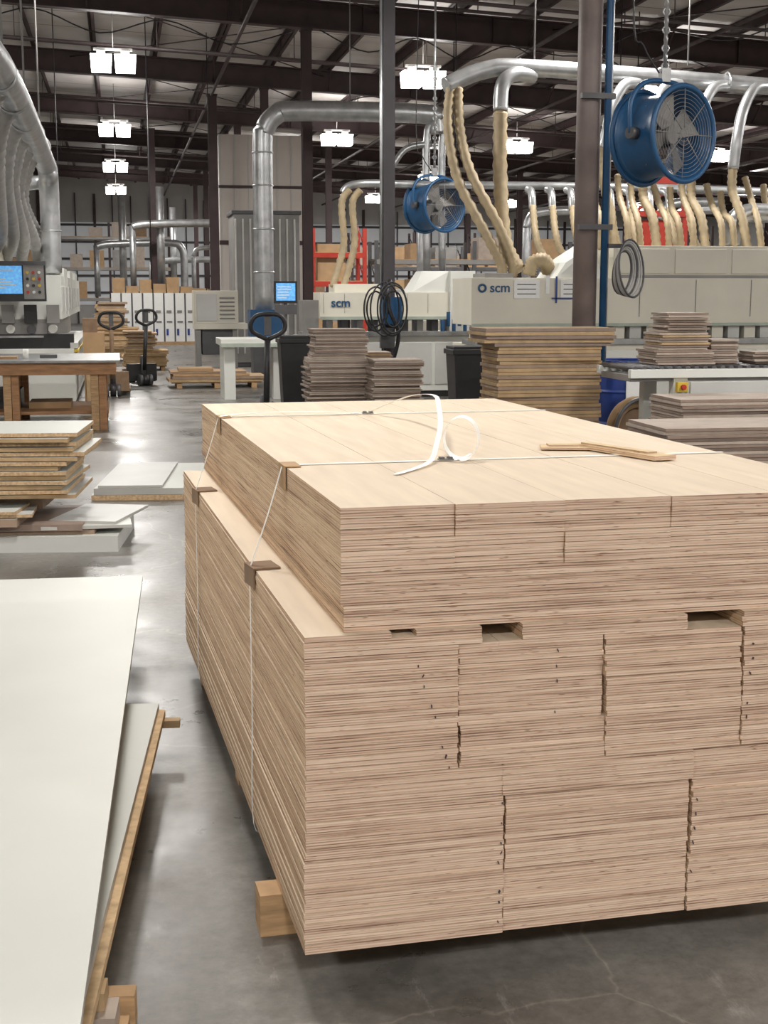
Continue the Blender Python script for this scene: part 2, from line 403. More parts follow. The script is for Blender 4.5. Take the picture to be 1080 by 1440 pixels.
# lower half of lower tier
brick(0,.475,0,19,.004); brick(.004,.472,19,34,.000)
brick(.476,.945,0,13,.010); brick(.478,.942,13,28,.005); brick(.468,.950,28,34,.0)
brick(.947,1.41,0,12,.008); brick(.950,1.41,12,25,.003); brick(.952,1.41,25,34,.012)
# upper half of lower tier
brick(.006,.361,34,58,.004)
brick(.368,.722,35,42,.009); brick(.363,.715,42,57,.014); brick(.30,.46,57,58,.010)
brick(.363,.722,34,35,.004); brick(.46,.715,57,58,.012)
brick(.722,1.07,34,50,.005); brick(.716,1.062,50,54,.000); brick(.718,1.068,54,58,.010)
brick(1.072,1.41,34,39,.000); brick(1.074,1.41,39,58,.010)
# spacer layers with gaps
brick(.006,.418,58,60,.006); brick(.006,.205,60,61,.006); brick(.262,.418,60,61,.006)
brick(.513,.925,58,61,.010); brick(1.066,1.41,58,61,.006)
# upper tier
ua,ub=.094,.030
for i in range(61,72):
    j=random.uniform(-.0018,.0018); g=.0012 if i%2 else .0005
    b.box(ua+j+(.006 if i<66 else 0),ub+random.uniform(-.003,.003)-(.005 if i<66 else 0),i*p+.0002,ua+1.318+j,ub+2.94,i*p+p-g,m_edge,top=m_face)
for c in range(5):
    for i in range(72,84):
        j=random.uniform(-.0012,.0012); o=(c%2)*.006 if i<78 else ((c+1)%2)*.004
        g=.0012 if i%2 else .0005
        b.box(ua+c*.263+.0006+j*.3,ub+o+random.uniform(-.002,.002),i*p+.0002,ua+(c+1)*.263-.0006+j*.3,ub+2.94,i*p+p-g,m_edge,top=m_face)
# pencil/marker ticks
def ticks(a_s,a_e,n_s,n_e,b0,step=2):
    n=n_s
    while n<n_e:
        t=(n-n_s)/max(1,(n_e-n_s)); a=a_s+(a_e-a_s)*t+random.uniform(-.003,.003)
        z=n*p+.002; M=Matrix.Translation((a,b0-.0008,z))@Matrix.Rotation(random.uniform(-.5,.5),4,'Y')
        if random.random()<.8: b.box(-.0010,-.0030,0,.0010,.004,random.uniform(.004,.009),m_ink,M=M)
        n+=step
ticks(.34,.255,34,57,.004,2); ticks(.60,.60,37,57,.014,3); ticks(.460,.468,2,28,.003,2); ticks(.955,.962,8,26,.004,3)
ticks(1.082,1.10,36,57,.008,3)
# runners
b.box(-.055,.33,-.11,1.44,.42,-.001,m_pine)
for bb in (1.40,2.55):
    b.box(.03,bb,-.11,1.40,bb+.09,-.001,m_pine)
# straps
def strap(bb,w=.013):
    zt=84*p+.0015
    b.box(ua-.003,bb-w/2,zt-.001,ua+1.316,bb+w/2,zt+.0008,m_strap)
    b.ribbon([(ua-.004,bb,zt),(ua*.5,bb,zt-.14),(-.0035,bb,61*p-.002)],w,m_strap,6,(0,1,0))
    b.ribbon([(-.0045,bb,61*p),(-.0045,bb-.005,.35),(-.0045,bb,0),(.05,bb,-.004)],w,m_strap,6,(0,1,0))
    # corner boards
    b.box(ua-.006,bb-.05,zt-.004-.06,ua-.0025,bb+.05,zt+.001,m_card)
    b.box(ua-.006,bb-.05,zt-.001,ua+.040,bb+.05,zt+.0022,m_card)
    M=Matrix.Translation((0,bb,61*p))@Matrix.Rotation(.12,4,'Z')
    b.box(-.007,-.05,-.05,-.003,.05,.003,m_card2,M=M); b.box(-.007,-.05,.001,.070,.05,.006,m_card2,M=M)
strap(ub+.77); strap(ub+2.28)
zt=84*p
# buckles
for (ba,bb) in ((ua+.462,ub+.77),(ua+.58,ub+2.28)):
    b.box(ba-.022,bb-.009,zt+.002,ba+.022,bb+.009,zt+.006,m_steel)
    b.box(ba-.018,bb-.011,zt+.006,ba-.006,bb+.011,zt+.011,m_dgray); b.box(ba+.006,bb-.011,zt+.006,ba+.018,bb+.011,zt+.011,m_dgray)
b.ribbon([(ua+.59,ub+2.28,zt+.008),(ua+.63,ub+2.14,zt+.05),(ua+.66,ub+1.89,zt+.10),(ua+.643,ub+1.54,zt+.125),(ua+.56,ub+1.19,zt+.115),(ua+.50,ub+.96,zt+.085),
          (ua+.455,ub+.84,zt+.04),(ua+.40,ub+.70,zt+.012),(ua+.33,ub+.60,zt+.004),(ua+.25,ub+.50,zt+.003)],.015,m_strap,8,(1,.2,0))
lp=[]
for i in range(15):
    t=i/14*2*math.pi*1.12-1.7
    lp.append((ua+.50+.050*math.cos(t)+.012*i/14,ub+.77+.05*i/14-.03,zt+.064+.060*math.sin(t)))
b.ribbon(lp,.022,m_strap,4,(.7,1,.3))
b.ribbon([(ua-.0,ub+2.28,zt+.003),(ua+.1,ub+2.24,zt+.016),(ua+.3,ub+2.22,zt+.02),(ua+.55,ub+2.28,zt+.005)],.018,m_strap,6,(0,1,0))
X_,Y_=C(-.18,2.88)
b.build("plywood_panel_stack",loc=(X_,Y_,.11),rot=ROT)
# offcut strips on top (own object)
def loc2w(a,bb):
    return (X_+a*math.cos(ROT)-bb*math.sin(ROT), Y_+a*math.sin(ROT)+bb*math.cos(ROT))
m_strip=MAT("offcut_veneer",(.60,.46,.27),.7,0,.25,4,0,(3,30,1))
b=MB()
b.rbox(0.02,0.02,0,.20,.10,.006,m_edge,math.radians(-18),m_strip)
b.rbox(.03,.03,0.0061,.17,.05,.0055,m_edge,math.radians(-10),m_strip)
b.rbox(.115,-.15,.0,.075,.36,.0125,m_edge,math.radians(15),m_strip)
b.rbox(.100,-.13,.0127,.035,.30,.006,m_edge,math.radians(17),m_strip)
wx,wy=loc2w(ua+.90,ub+.94)
b.build("plywood_offcut_strips",loc=(wx,wy,.11+84*p+.0026),rot=ROT)

# ------------------------------------------------------------------ LEFT FOREGROUND PANELS
fx,fy=C(-1.130,6.20)
b=MB()
b.box(-1.55,-4.5,.278,0,0,.297,m_medge,top=m_mel)
b.box(-1.54,-4.45,.256,-.006,-.02,.276,m_medge,top=m_mel)
b.box(-1.5,-4.3,.19,-.16,-.25,.254,m_pedge,top=m_mel)
b.box(-1.4,-4.2,.0,-.5,-2.0,.19,m_pine); b.box(-1.4,-1.2,0,-.30,-1.1,.19,m_pine); b.box(-1.4,-.5,0,-.30,-.4,.19,m_pine)
b.build("white_melamine_sheets",loc=(fx,fy,0),rot=math.radians(-2.6))
sx,sy=C(-.795,4.60)
b=MB()
b.box(-.42,-3.1,.152,0,0,.1735,m_medge,top=m_mel)
b.box(-.42,-3.1,.127,.022,.0,.150,m_tanedge)
b.box(-.10,-.06,.100,.075,-.02,.126,m_mdf2)
for yy in (-.55,-2.8):
    b.box(-.35,yy,0,-.16,yy+.09,.126,m_pine)
b.box(-.35,-1.95,0,.075,-1.86,.040,m_pine); b.box(-.35,-1.96,.041,.055,-1.87,.085,m_mdfg); b.box(-.35,-1.93,.086,.030,-1.86,.126,m_mdf2)
b.box(-.05,-1.85,0,.085,-1.80,.075,m_pine)
b.build("melamine_offcut_panel",loc=(sx,sy,0),rot=math.radians(-6))

# ------------------------------------------------------------------ generic panel stack
def pstack(name,cx,cy,layers,z0=0.0,base=True,rot=0):
    """layers: list of (n, thickness, w, d, dx, jitter, edge_mat, top_mat)"""
    b=MB(); z=z0
    if base:
        w,d=layers[0][2],layers[0][3]
        for k in (-.4,0,.4): b.rbox(cx+k*w,cy,z,.09,d*.95,.08,m_pine)
        for k in (-.4,0,.4): b.rbox(cx,cy+k*d,z+.081,w*.97,.09,.02,m_pine)
        z+=.102
    for (n,t,w,d,dx,j,em,tm) in layers:
        for i in range(n):
            e=em if not isinstance(em,(list,tuple)) else em[i%len(em)]
            b.rbox(cx+dx+random.uniform(-j,j),cy+random.uniform(-j,j),z+.001,w,d,t-.003,e,rot+random.uniform(-.02,.02),tm); z+=t
    return b.build(name)
# stack J
x,y=C(1.40,12.0)
pstack("shelf_panel_stack",x-.02,y,[(5,.030,.93,.55,0.0,.008,(m_mdf2,m_mdf),m_mdf2),(29,.031,.93,.55,0,.012,(m_mdf2,m_mdf2,m_mdf),m_mdf2),(1,.03,1.05,.55,.02,.01,m_taupe,m_mdf),(4,.032,1.16,.58,0.0,.02,(m_mdf2,m_taupe),m_mdf2)])
x,y=C(-.50,14)
pstack("laminate_strip_stack",x,y,[(46,.0185,.62,.45,0,.028,(m_mdfg,m_taupe,m_mdfg),m_mdfg),(16,.0185,.54,.42,.02,.02,(m_mdfg,m_taupe),m_mdfg)])
x,y=C(.10,13.7)
pstack("laminate_strip_stack",x,y,[(46,.0185,.50,.4,0,.025,(m_mdfg,m_taupe,m_mdfg),m_mdfg)])
x,y=C(-.05,14.9); pstack("laminate_strip_stack",x,y+.1,[(47,.0185,.25,.35,0,.015,(m_mdf,m_mdf2),m_mdfg)])
# lower right stack
pstack("laminate_panel_stack",4.12,8.6,[(28,.0225,1.3,.7,0,.012,(m_taupe,m_taupe,m_mdfg),m_mdfg)])
pstack("laminate_panel_stack",4.62,9.45,[(33,.0225,1.3,.6,0,.015,(m_taupe,m_mdfg),m_mdfg)])
# roller table with boards
b=MB(); tx0,tx1,ty0,ty1=4.0,7.2,10.25,11.05
b.box(tx0,ty0,.93,tx1,ty0+.06,1.0,m_white); b.box(tx0,ty1-.06,.93,tx1,ty1,1.0,m_white)
b.box(tx0+.02,ty0+.06,.90,tx1,ty1-.06,.95,m_gray)
n=0; xx=tx0+.05
while xx<tx1: b.cyl((xx,ty0+.03,1.005),(xx,ty1-.03,1.005),.022,m_dgray,8); xx+=.075
for xx in (tx0+.38,tx0+2.6): 
    for yy in (ty0+.03,ty1-.13): b.box(xx,yy,0,xx+.12,yy+.1,.93,m_white); b.box(xx-.03,yy-.03,0,xx+.15,yy+.13,.02,m_gray)
b.box(tx0+.42,ty0+.04,.25,tx1-.3,ty0+.09,.32,m_white)
b.box(tx0+.5,ty0-.03,.78,tx0+1.4,ty0,.90,m_mel2)
b.box(tx0+.38,ty0-.05,.82,tx0+.47,ty0-.0,.90,m_rubber); b.cyl((tx0+.425,ty0-.08,.86),(tx0+.425,ty0-.05,.86),.022,m_red,12)
b.build("roller_conveyor_table",bevel=.004)
def tstack(cx,cy,layers): return pstack("board_pile",cx,cy,layers,1.028,False)
tstack(4.52,10.6,[(6,.02,.50,.4,-.0,.025,(m_mdfg,m_taupe),m_mdfg),(7,.02,.42,.36,0,.02,(m_mdfg,m_taupe,m_mdf2),m_mdfg),(8,.02,.36,.34,.02,.03,(m_mdfg,m_taupe),m_mdfg)])
tstack(4.92,10.70,[(10,.02,.24,.36,-.0,.01,(m_taupe,m_mdfg),m_mdfg)])
tstack(5.28,10.55,[(5,.02,.32,.3,0,.03,(m_taupe,m_mdfg),m_mdfg)])
tstack(5.78,10.6,[(5,.02,.5,.3,0,.03,(m_mdf2,m_mdfg),m_mdfg)])

# ------------------------------------------------------------------ bins, barrel
def bin_(x,y,h,w,mat):
    b=MB(); vs=[]; 
    for z,s in ((.06,.38),(h-.08,.5)): vs+=[(x-w*s,y-w*s,z),(x+w*s,y-w*s,z),(x+w*s,y+w*s,z),(x-w*s,y+w*s,z)]
    b.add(vs,[(0,3,2,1),(0,1,5,4),(1,2,6,5),(2,3,7,6),(3,0,4,7),(4,5,6,7)],mat)
    b.box(x-w*.55,y-w*.55,h-.085,x+w*.55,y-w*.48,h-.03,mat); b.box(x-w*.55,y+w*.48,h-.085,x+w*.55,y+w*.55,h-.03,mat)
    b.box(x-w*.55,y-w*.5,h-.085,x-w*.48,y+w*.5,h-.03,mat); b.box(x+w*.48,y-w*.5,h-.085,x+w*.55,y+w*.5,h-.03,mat)
    b.box(x-w*.5,y-w*.45,h-.03,x+w*.5,y+w*.5,h,mat)
    for sx_ in (-1,1): b.cyl((x+sx_*w*.42-.03,y+w*.4,.09),(x+sx_*w*.42+.03,y+w*.4,.09),.09,m_black,14)
    b.box(x-w*.36,y-w*.36,0,x+w*.36,y-w*.3,.07,mat)
    b.cyl((x-w*.45,y+w*.6,h-.05),(x+w*.45,y+w*.6,h-.05),.018,mat,8)
    b.build("trash_bin",bevel=.008)
x,y=C(-1.05,15.9); bin_(x,y,1.12,.36,m_black)
x,y=C(.90,14.5); bin_(x,y,1.05,.40,m_black)
x,y=C(2.42,13.6)
b=MB(); prof=[(0,.26),(.02,.28),(.3,.29),(.32,.30),(.34,.29),(.62,.29),(.64,.30),(.66,.29),(.88,.285),(.9,.30),(.94,.30)]
for i in range(len(prof)-1): b.cyl((x,y,prof[i][0]),(x,y,prof[i+1][0]),prof[i][1],m_blue2,28,prof[i+1][1],caps=(i in (0,)))
b.cyl((x,y,.80),(x,y,.81),.27,m_black,24)
b.torus((x,y,.94),(0,0,1),.295,.014,m_blue2,28,6)
b.box(x-.10,y-.30,.45,x+.12,y-.288,.75,m_paper)
b.build("blue_drum")
x,y=C(2.36,12.7)
b=MB(); b.torus((x,y,.33),(.3,-1,0.0),.26,.06,m_card,30,8); b.torus((x+.03,y-.1,.33),(.3,-1,0),.30,.02,m_dgray,30,6); b.cyl((x,y-.03,.33),(x,y+.03,.33),.2,m_card2,20)
b.build("edge_tape_coil")

# ------------------------------------------------------------------ pallet jacks
def jack(x,y,rot,s=1.0,body=m_black,tall=1.25):
    b=MB()
    b.box(-.27,0,.06,-.11,1.15,.11,body); b.box(.11,0,.06,.27,1.15,.11,body)
    b.box(-.25,-.12,.08,.25,.05,.38,body)
    b.cyl((0,-.1,.1),(0,-.1,.52),.05,m_dgray,12)
    b.cyl((-.05,-.18,.1),(.05,-.18,.1),.1,m_black,16); b.cyl((-.12,-.18,.1),(-.06,-.18,.1),.1,m_dgray,16); b.cyl((.06,-.18,.1),(.12,-.18,.1),.1,m_dgray,16)
    b.tube([(0,-.18,.28),(0,-.22,.6),(0,-.30,tall-.2)],.034,body,10)
    b.tube([(0,-.30,tall-.2),(-.16,-.32,tall-.12),(-.18,-.33,tall-.02),(-.10,-.34,tall+.06),(.10,-.34,tall+.06),(.18,-.33,tall-.02),(.16,-.32,tall-.12),(0,-.30,tall-.2)],.024,m_black,8,sub=4)
    b.box(-.035,-.33,tall-.15,.035,-.29,tall+.06,m_dgray)
    b.cyl((-.05,.95,.04),(.05,.95,.04),.038,m_dgray,10)
    for sx_ in (-.19,.19): b.cyl((sx_-.04,1.0,.04),(sx_+.04,1.0,.04),.04,m_dgray,10)
    o=b.build("pallet_jack",loc=(x,y,0),rot=rot)
x,y=C(-1.32,14.7); jack(x,y,math.radians(6),tall=1.32)
x,y=C(-4.30,24.0); jack(x,y,math.radians(20))
x,y=C(-4.30,21.5); jack(x-.0,y,math.radians(0),body=m_card2)

# ------------------------------------------------------------------ left mid panels on floor
x,y=C(-2.25,8.75)
b=MB(); R=math.radians(-7)
def rb(dx,dy,z,w,d,h,mat,top=None,r=0): b.rbox(x+dx,y+dy,z,w,d,h,mat,R+r,top)
rb(0,0,0,1.1,.9,.10,m_mel2,m_mel); rb(-.05,.03,.10,.9,.8,.03,m_mdf); rb(-.1,0,.13,.85,.8,.04,m_taupe)
rb(.29,-.05,.135,.56,.75,.02,m_medge,m_mel,.15); rb(.38,.0,.155,.44,.7,.018,m_medge,m_mel2,-.2)
rb(-.35,-.1,.17,.55,.7,.05,m_mdf,m_mel2); rb(-.28,-.15,.225,.52,.6,.02,m_pedge,m_mel2,.1); rb(-.3,-.15,.246,.45,.6,.02,m_pedge,m_mel,-.05)
rb(-.35,.2,.22,.8,.5,.10,m_mdf,None)
z=.325
for i in range(14):
    w=1.42+(.10 if i%4<2 else 0)
    rb(-.50+random.uniform(-.03,.05)+(.06 if 6<i<12 else 0),.12+random.uniform(-.02,.02),z,w,.85,.024,m_pedge if i%2 else m_mdf2,m_mel if i%2 else m_mel2,random.uniform(-.03,.03)); z+=.030
b.build("cut_panel_pile")
x,y=C(-1.85,11.3)
b=MB()
rb(0,0,0,1.0,1.6,.04,m_pedge,m_mel2); rb(.02,.0,.042,1.0,1.6,.05,m_medge,m_mel); rb(-.2,-.0,.094,.5,1.5,.018,m_medge,m_mel2)
b.build("white_board_bundle")

# ------------------------------------------------------------------ work bench
bx0,bx1,by0,by1=-2.4,-.05,16.3,18.2
b=MB()
b.box(bx0-.05,by0-.05,.80,bx1+.05,by1+.05,.83,m_steel); b.box(bx0,by0,.66,bx1,by0+.05,.80,m_bench); b.box(bx0,by1-.05,.66,bx1,by1,.80,m_bench)
b.box(bx1-.05,by0+.05,.66,bx1,by1-.05,.80,m_bench)
for xx in (bx0+.1,-1.35,bx1-.30):
    for yy in (by0+.05,by1-.2): b.box(xx,yy,0,xx+.09,yy+.12,.78,m_pine); b.box(xx+.095,yy,0,xx+.18,yy+.12,.66,m_bench)
b.box(bx0+.1,by0+.2,.18,bx1-.1,by1-.2,.22,m_bench)
b.box(-1.7,17,.22,-1.2,17.6,.45,m_black); b.box(-1.1,16.9,.22,-.6,17.5,.3,m_card)
b.build("workbench",bevel=.004)
b=MB(); b.cyl((-1.1,16.7,.831),(-1.1,16.7,.95),.035,m_white,12); b.box(-1.5,16.7,.831,-1.2,16.9,.86,m_card); b.box(-.95,16.9,.831,-.75,17,.87,m_dgray)
b.cyl((-1.65,16.9,.831),(-1.65,16.9,1.0),.05,m_paper,12); b.build("bench_supplies")

# ------------------------------------------------------------------ left edgebander
b=MB(); mx0,mx1,my0,my1=-3.0,-.62,19.3,28.5
b.box(mx0,my0,.12,mx1,my1,.85,m_white); b.box(mx0+.1,my0+.1,0,mx1-.1,my1-.1,.12,m_dgray)
b.box(mx0+.6,my0+.05,.85,mx1-.35,my1,1.25,m_gray)
for i in range(7):
    ya=my0+.1+i*1.3; b.box(mx0+.4,ya,1.25,mx1-.15,ya+1.22,1.85+(.12 if i%2 else 0),m_white)
    b.box(mx1-.16,ya+.15,1.35,mx1-.14,ya+1.0,1.7,m_mel2)
    b.box(mx1-.002,ya+.05,.2,mx1+.004,ya+1.15,.78,m_mel2)
b.box(mx0+.3,my0+.02,.85,mx1,my0+.25,1.05,m_black)
for i in range(5): b.cyl((mx1-1.4+i*.28,my0+.0,1.12),(mx1-1.4+i*.28,my0+.3,1.12),.06,m_dgray if i%2 else m_white,12)
for i in range(4): b.box(mx1-1.25+i*.3,my0-.03,1.20,mx1-1.08+i*.3,my0+.06,1.45,m_gray if i%2 else m_black)
b.box(mx1-1.3,my0-.02,1.0,mx1-.4,my0+.05,1.03,m_steel)
b.box(mx0+1.0,my0+.1,1.85,mx1-.95,my0+1.6,2.55,m_cream)
b.box(mx1-.05,my0,.85,mx1+.05,my1,.93,m_mel2); b.box(mx1,my0,.80,mx1+.06,my1,.84,m_rubber)
eb=b.build("edgebander",bevel=.01)
x,y=C(-4.78,18.0)
b=MB(); b.box(x-.62,y-.05,1.50,x+.33,y+.06,2.02,m_black); b.box(x-.56,y-.055,1.60,x+.03,y-.05,1.96,m_screen)
b.box(x+.05,y-.055,1.53,x+.31,y-.05,1.99,m_gray)
for i in range(4):
    for j in range(3): b.cyl((x+.10+j*.075,y-.075,1.62+i*.085),(x+.10+j*.075,y-.055,1.62+i*.085),.02,(m_red,m_white,m_black,m_rubber)[(i+j)%4],10)
for i in range(8): b.box(x-.54,y-.058,1.63+i*.038,x-.54+random.uniform(.15,.5),y-.056,1.645+i*.038,m_paper)
b.box(x-.62,y-.06,1.965,x+.33,y-.05,2.02,m_dgray)
b.tube([(x-.1,y+.05,1.8),(x-.1,y+.35,1.8),(x-.1,y+.6,1.95)],.04,m_gray,10); b.box(x-.2,y+.5,1.7,x,y+.75,2.0,m_gray)
b.build("control_panel")

# left ducts
b=MB(); dx=-.95
b.tube([(dx-.35,8.5,3.55),(dx,12,3.5),(dx,19.8,3.42),(dx+.02,20.35,3.3),(dx+.02,20.55,3.0),(dx+.02,20.6,1.9)],.14,m_duct,18,sub=6)
for yy in (12.5,14,15.5,17,18.5): b.torus((dx,yy,3.47),(0,1,0),.145,.015,m_duct,20,6)
b.torus((dx+.02,20.6,2.5),(0,0,1),.145,.015,m_duct,20,6)
b.tube([(dx-.1,20.9,3.2),(dx-.6,21,3.6),(dx-.75,21.2,6.9)],.10,m_duct,12,sub=5)
for yy in (13,16,19): b.cyl((dx,yy,3.6),(dx,yy,rz(dx)+.6),.012,m_gray,5)
vd1=b.build("ventilation_duct")
b=MB()
for i,(ys,ex_,ey,r) in enumerate(((13.0,-1.95,19.7,.085),(14.3,-1.75,20.0,.085),(15.6,-1.55,20.3,.08),(16.8,-1.35,20.5,.075),(17.8,-1.15,20.9,.075),(18.8,-1.0,21.3,.07),(12.0,-2.1,19.5,.085))):
    b.tube([(dx-.05,ys,3.42),(dx-.18,ys+.35,3.22),(dx-.30,ys+1.2,2.85),((dx+ex_)/2-.1,(ys+ey)/2+1.0,2.35),(ex_,ey,2.1),(ex_,ey+.1,1.86)],r,m_ghose,12,.12,sub=10,step=.06)
    b.cyl((dx,ys-.05,3.5),(dx-.06,ys+.05,3.38),r*1.15,m_duct,12)
b.build("flexible_hoses",parent=vd1)
# ------------------------------------------------------------------ mid edgebander (Y=20.6)
b=MB(); Y=20.7
b.box(2.75,Y,.1,5.5,Y+1.1,.95,m_white); b.box(2.85,Y+.1,0,5.4,Y+1,.1,m_dgray)
for i in range(4):
    xa=2.8+i*.68; b.box(xa,Y-.01,.2,xa+.62,Y,.85,m_mel2)
b.box(2.75,Y-.05,.95,5.5,Y+.5,1.02,m_steel)
b.box(3.05,Y+.15,1.22,5.1,Y+.9,1.62,m_cream); b.box(3.05,Y+.10,1.20,5.1,Y+.15,1.25,m_green)
b.box(3.3,Y+.3,1.62,4.2,Y+.9,1.75,m_cream); b.box(2.8,Y+.3,1.02,3.05,Y+.8,1.5,m_gray)
for i in range(9): b.box(3.15+i*.24,Y+.2,1.02,3.25+i*.24,Y+.6,1.21,m_dgray if i%2 else m_steel)
for i in range(5): b.cyl((4.95+.09*i,Y-.02,.98+.12*(i%2)),(4.95+.09*i,Y-.02,1.2+.12*(i%2)),.03,m_blue,10)
b.box(5.1,Y+.1,1.02,5.5,Y+.8,1.95,m_white)
for i in range(6): b.box(3.1+i*.33,Y+.145,1.30,3.105+i*.33,Y+.15,1.6,m_gray)
vs=[(4.5,Y+.2,1.62),(5.1,Y+.2,1.62),(5.1,Y+.9,1.62),(4.5,Y+.9,1.62),(4.7,Y+.3,1.95),(5.1,Y+.2,1.95),(5.1,Y+.9,1.95),(4.7,Y+.8,1.95)]
b.add(vs,[(4,5,6,7),(0,1,5,4),(1,2,6,5),(2,3,7,6),(3,0,4,7)],m_white)
# infeed table
b.box(1.5,Y-.1,.82,2.75,Y+1.0,.92,m_white); b.box(1.55,Y,0,1.72,Y+.9,.82,m_white); b.box(2.3,Y,0,2.5,Y+.9,.82,m_mel2)
b.box(1.5,Y-.12,.80,2.75,Y-.1,.86,m_green)
# outfeed
b.box(5.5,Y-.1,.90,5.9,Y+.9,.98,m_white); b.box(5.55,Y,0,5.7,Y+.8,.9,m_white)
mb_=b.build("edge_banding_machine",bevel=.008)
text("logo","scm",(3.22,Y+.14,1.40),.19,m_blue,mb_)
x,y=C(-1.44,20.0)
b=MB(); b.box(x-.17,y-.03,1.46,x+.17,y+.03,1.78,m_black); b.box(x-.14,y-.034,1.50,x+.14,y-.03,1.75,m_screen); b.box(x-.16,y-.05,1.30,x+.16,y+.02,1.44,m_dgray)
for i in range(5): b.box(x-.12,y-.037,1.53+i*.04,x-.12+random.uniform(.08,.22),y-.035,1.545+i*.04,m_paper)
b.cyl((x,y+.03,0),(x,y+.03,1.5),.03,m_gray,10); b.box(x-.2,y-.15,0,x+.2,y+.2,.03,m_gray)
b.build("operator_terminal")
# cables around column
b=MB()
for q in range(6):
    cx_=3.8+random.uniform(-.2,.2); r_=random.uniform(.17,.28)
    pts=[(cx_+r_*.8*math.sin(t*2*math.pi/10)*(1+.1*q/6),19.72-.03*q,1.38+1.5*r_*math.cos(t*2*math.pi/10)) for t in range(11)]
    b.tube(pts,.013,m_black,6,sub=4)
b.tube([(3.95,19.85,1.8),(3.9,19.7,1.4),(4.05,19.7,1.0),(3.95,19.8,.5)],.03,m_black,6,sub=5)
b.build("coiled_cables")
b=MB(); b.box(3.83,19.80,1.15,4.12,19.90,1.55,m_blue); b.box(3.80,19.78,.8,4.0,19.9,1.1,m_dgray); b.build("electrical_box")

# ------------------------------------------------------------------ right edgebander (Y=16.6)
b=MB(); Y=16.7
b.box(4.45,Y,.1,10.5,Y+1.3,.95,m_cream); b.box(4.5,Y+.1,0,10.4,Y+1.2,.1,m_dgray)
for i in range(8): b.box(4.5+i*.75,Y-.012,.18,5.2+i*.75,Y,.88,m_white)
b.box(4.4,Y-.05,.95,10.5,Y+.6,1.02,m_steel)
b.box(4.42,Y+.2,1.20,10.5,Y+1.2,1.80,m_cream); b.box(4.42,Y+.15,1.18,10.5,Y+.2,1.22,m_green)
for i in range(6): b.box(5.9+i*.78,Y+.19,1.30,5.91+i*.78,Y+.2,1.78,m_gray)
for i in range(26): b.box(4.5+i*.23,Y+.22,1.02,4.66+i*.23,Y+.6,1.19,m_mel2 if i%2 else m_cream)
# slanted hood + right hood
xs=5.55
vs=[(xs,Y+.25,1.80),(xs+.62,Y+.25,1.80),(xs+.62,Y+1.1,1.80),(xs,Y+1.1,1.80),(xs+.15,Y+.3,2.0),(xs+.55,Y+.3,2.25),(xs+.55,Y+1.1,2.25),(xs+.15,Y+1.1,2.0)]
b.add(vs,[(4,5,6,7),(0,1,5,4),(1,2,6,5),(2,3,7,6),(3,0,4,7)],m_white)
b.box(6.35,Y+.3,1.80,10.4,Y+1.15,2.22,m_cream); b.box(6.35,Y+.28,1.80,10.4,Y+.3,1.84,m_gray)
for i in range(5): b.box(6.4+i*.8,Y+.285,1.86,7.12+i*.8,Y+.3,2.18,m_cream)
b.box(4.62,Y+.3,1.80,5.0,Y+.9,1.86,m_gray)
ms=b.build("edge_banding_machine",bevel=.008)
text("logo","scm",(4.66,Y+.195,1.62),.17,m_blue,ms)
b=MB(); b.torus((4.56,Y+.19,1.67),(0,1,0),.045,.014,m_blue,16,6); b.build("emblem",parent=ms)
for i,(xa,w,za) in enumerate(((4.98,.34,1.54),(5.40,.05,1.60),(5.60,.30,1.54))):
    b=MB(); b.box(xa,Y+.185,za,xa+w,Y+.195,za+.23,m_paper)
    if i!=1:
        for q in range(3): b.box(xa+.04,Y+.183,za+.05+q*.06,xa+w-.05,Y+.185,za+.062+q*.06,m_dgray)
    if i==2:
        b.box(xa-.12,Y+.180,za-.01,xa+w+.12,Y+.184,za+.01,m_blue2); b.box(xa-.07,Y+.180,za-.06,xa-.045,Y+.184,za+.28,m_blue2); b.box(xa+w+.04,Y+.180,za-.06,xa+w+.065,Y+.184,za+.28,m_blue2)
    b.build("notice_sheet_%d"%(i+1),parent=ms)
# ------------------------------------------------------------------ overhead ducts right + hoses
b=MB(); Y=18.2
b.tube([(4.35,Y-.1,4.32),(4.9,Y,4.55),(5.6,Y,4.60),(8.5,Y+.1,4.5),(12.5,Y+.3,4.35)],.115,m_duct,16,sub=8)
for xx in (5.4,6.4,7.4,8.4,9.4,10.4): b.torus((xx,Y+.03,4.60-.03*(xx-5.4)),(1,0,0),.12,.014,m_duct,20,6)
for xx in (5.6,7.8,10): b.cyl((xx,Y,4.7),(xx,Y,rz(xx)+.6),.012,m_gray,5)
# drop elbow
b.tube([(5.6,Y,4.5),(5.3,Y-.1,4.5),(5.12,Y-.15,4.35),(5.08,Y-.2,4.0)],.10,m_duct,14,sub=6)
# lower manifold
b.tube([(3.5,21.4,3.15),(3.75,21.4,3.3),(5,21.4,3.3),(8,20,3.2),(12.5,20,3.1)],.06,m_duct,12,sub=6)
for i in range(9):
    xx=5.95+i*.30
    b.tube([(xx+.15,19.9,3.12),(xx+.05,19.7,3.12),(xx-.02,19.3,3.05),(xx-.03,19.2,2.8)],.055,m_duct,10,sub=5)
elb=((6.65,3.55),(7.25,3.2),(7.95,3.2),(8.55,3.3))
for xx,ze in elb: b.tube([(xx+.45,Y,4.45),(xx+.2,Y-.1,4.4),(xx,Y-.2,4.1),(xx-.12,Y-.3,3.7),(xx-.16,Y-.3,ze)],.075,m_duct,12,sub=6)
b.tube([(8.9,Y-.4,2.7),(8.6,Y-.4,2.7),(8.4,Y-.4,2.6),(8.35,Y-.4,2.25)],.13,m_duct,14,sub=6)
vd2=b.build("ventilation_duct")
b=MB(); Y2=17.3
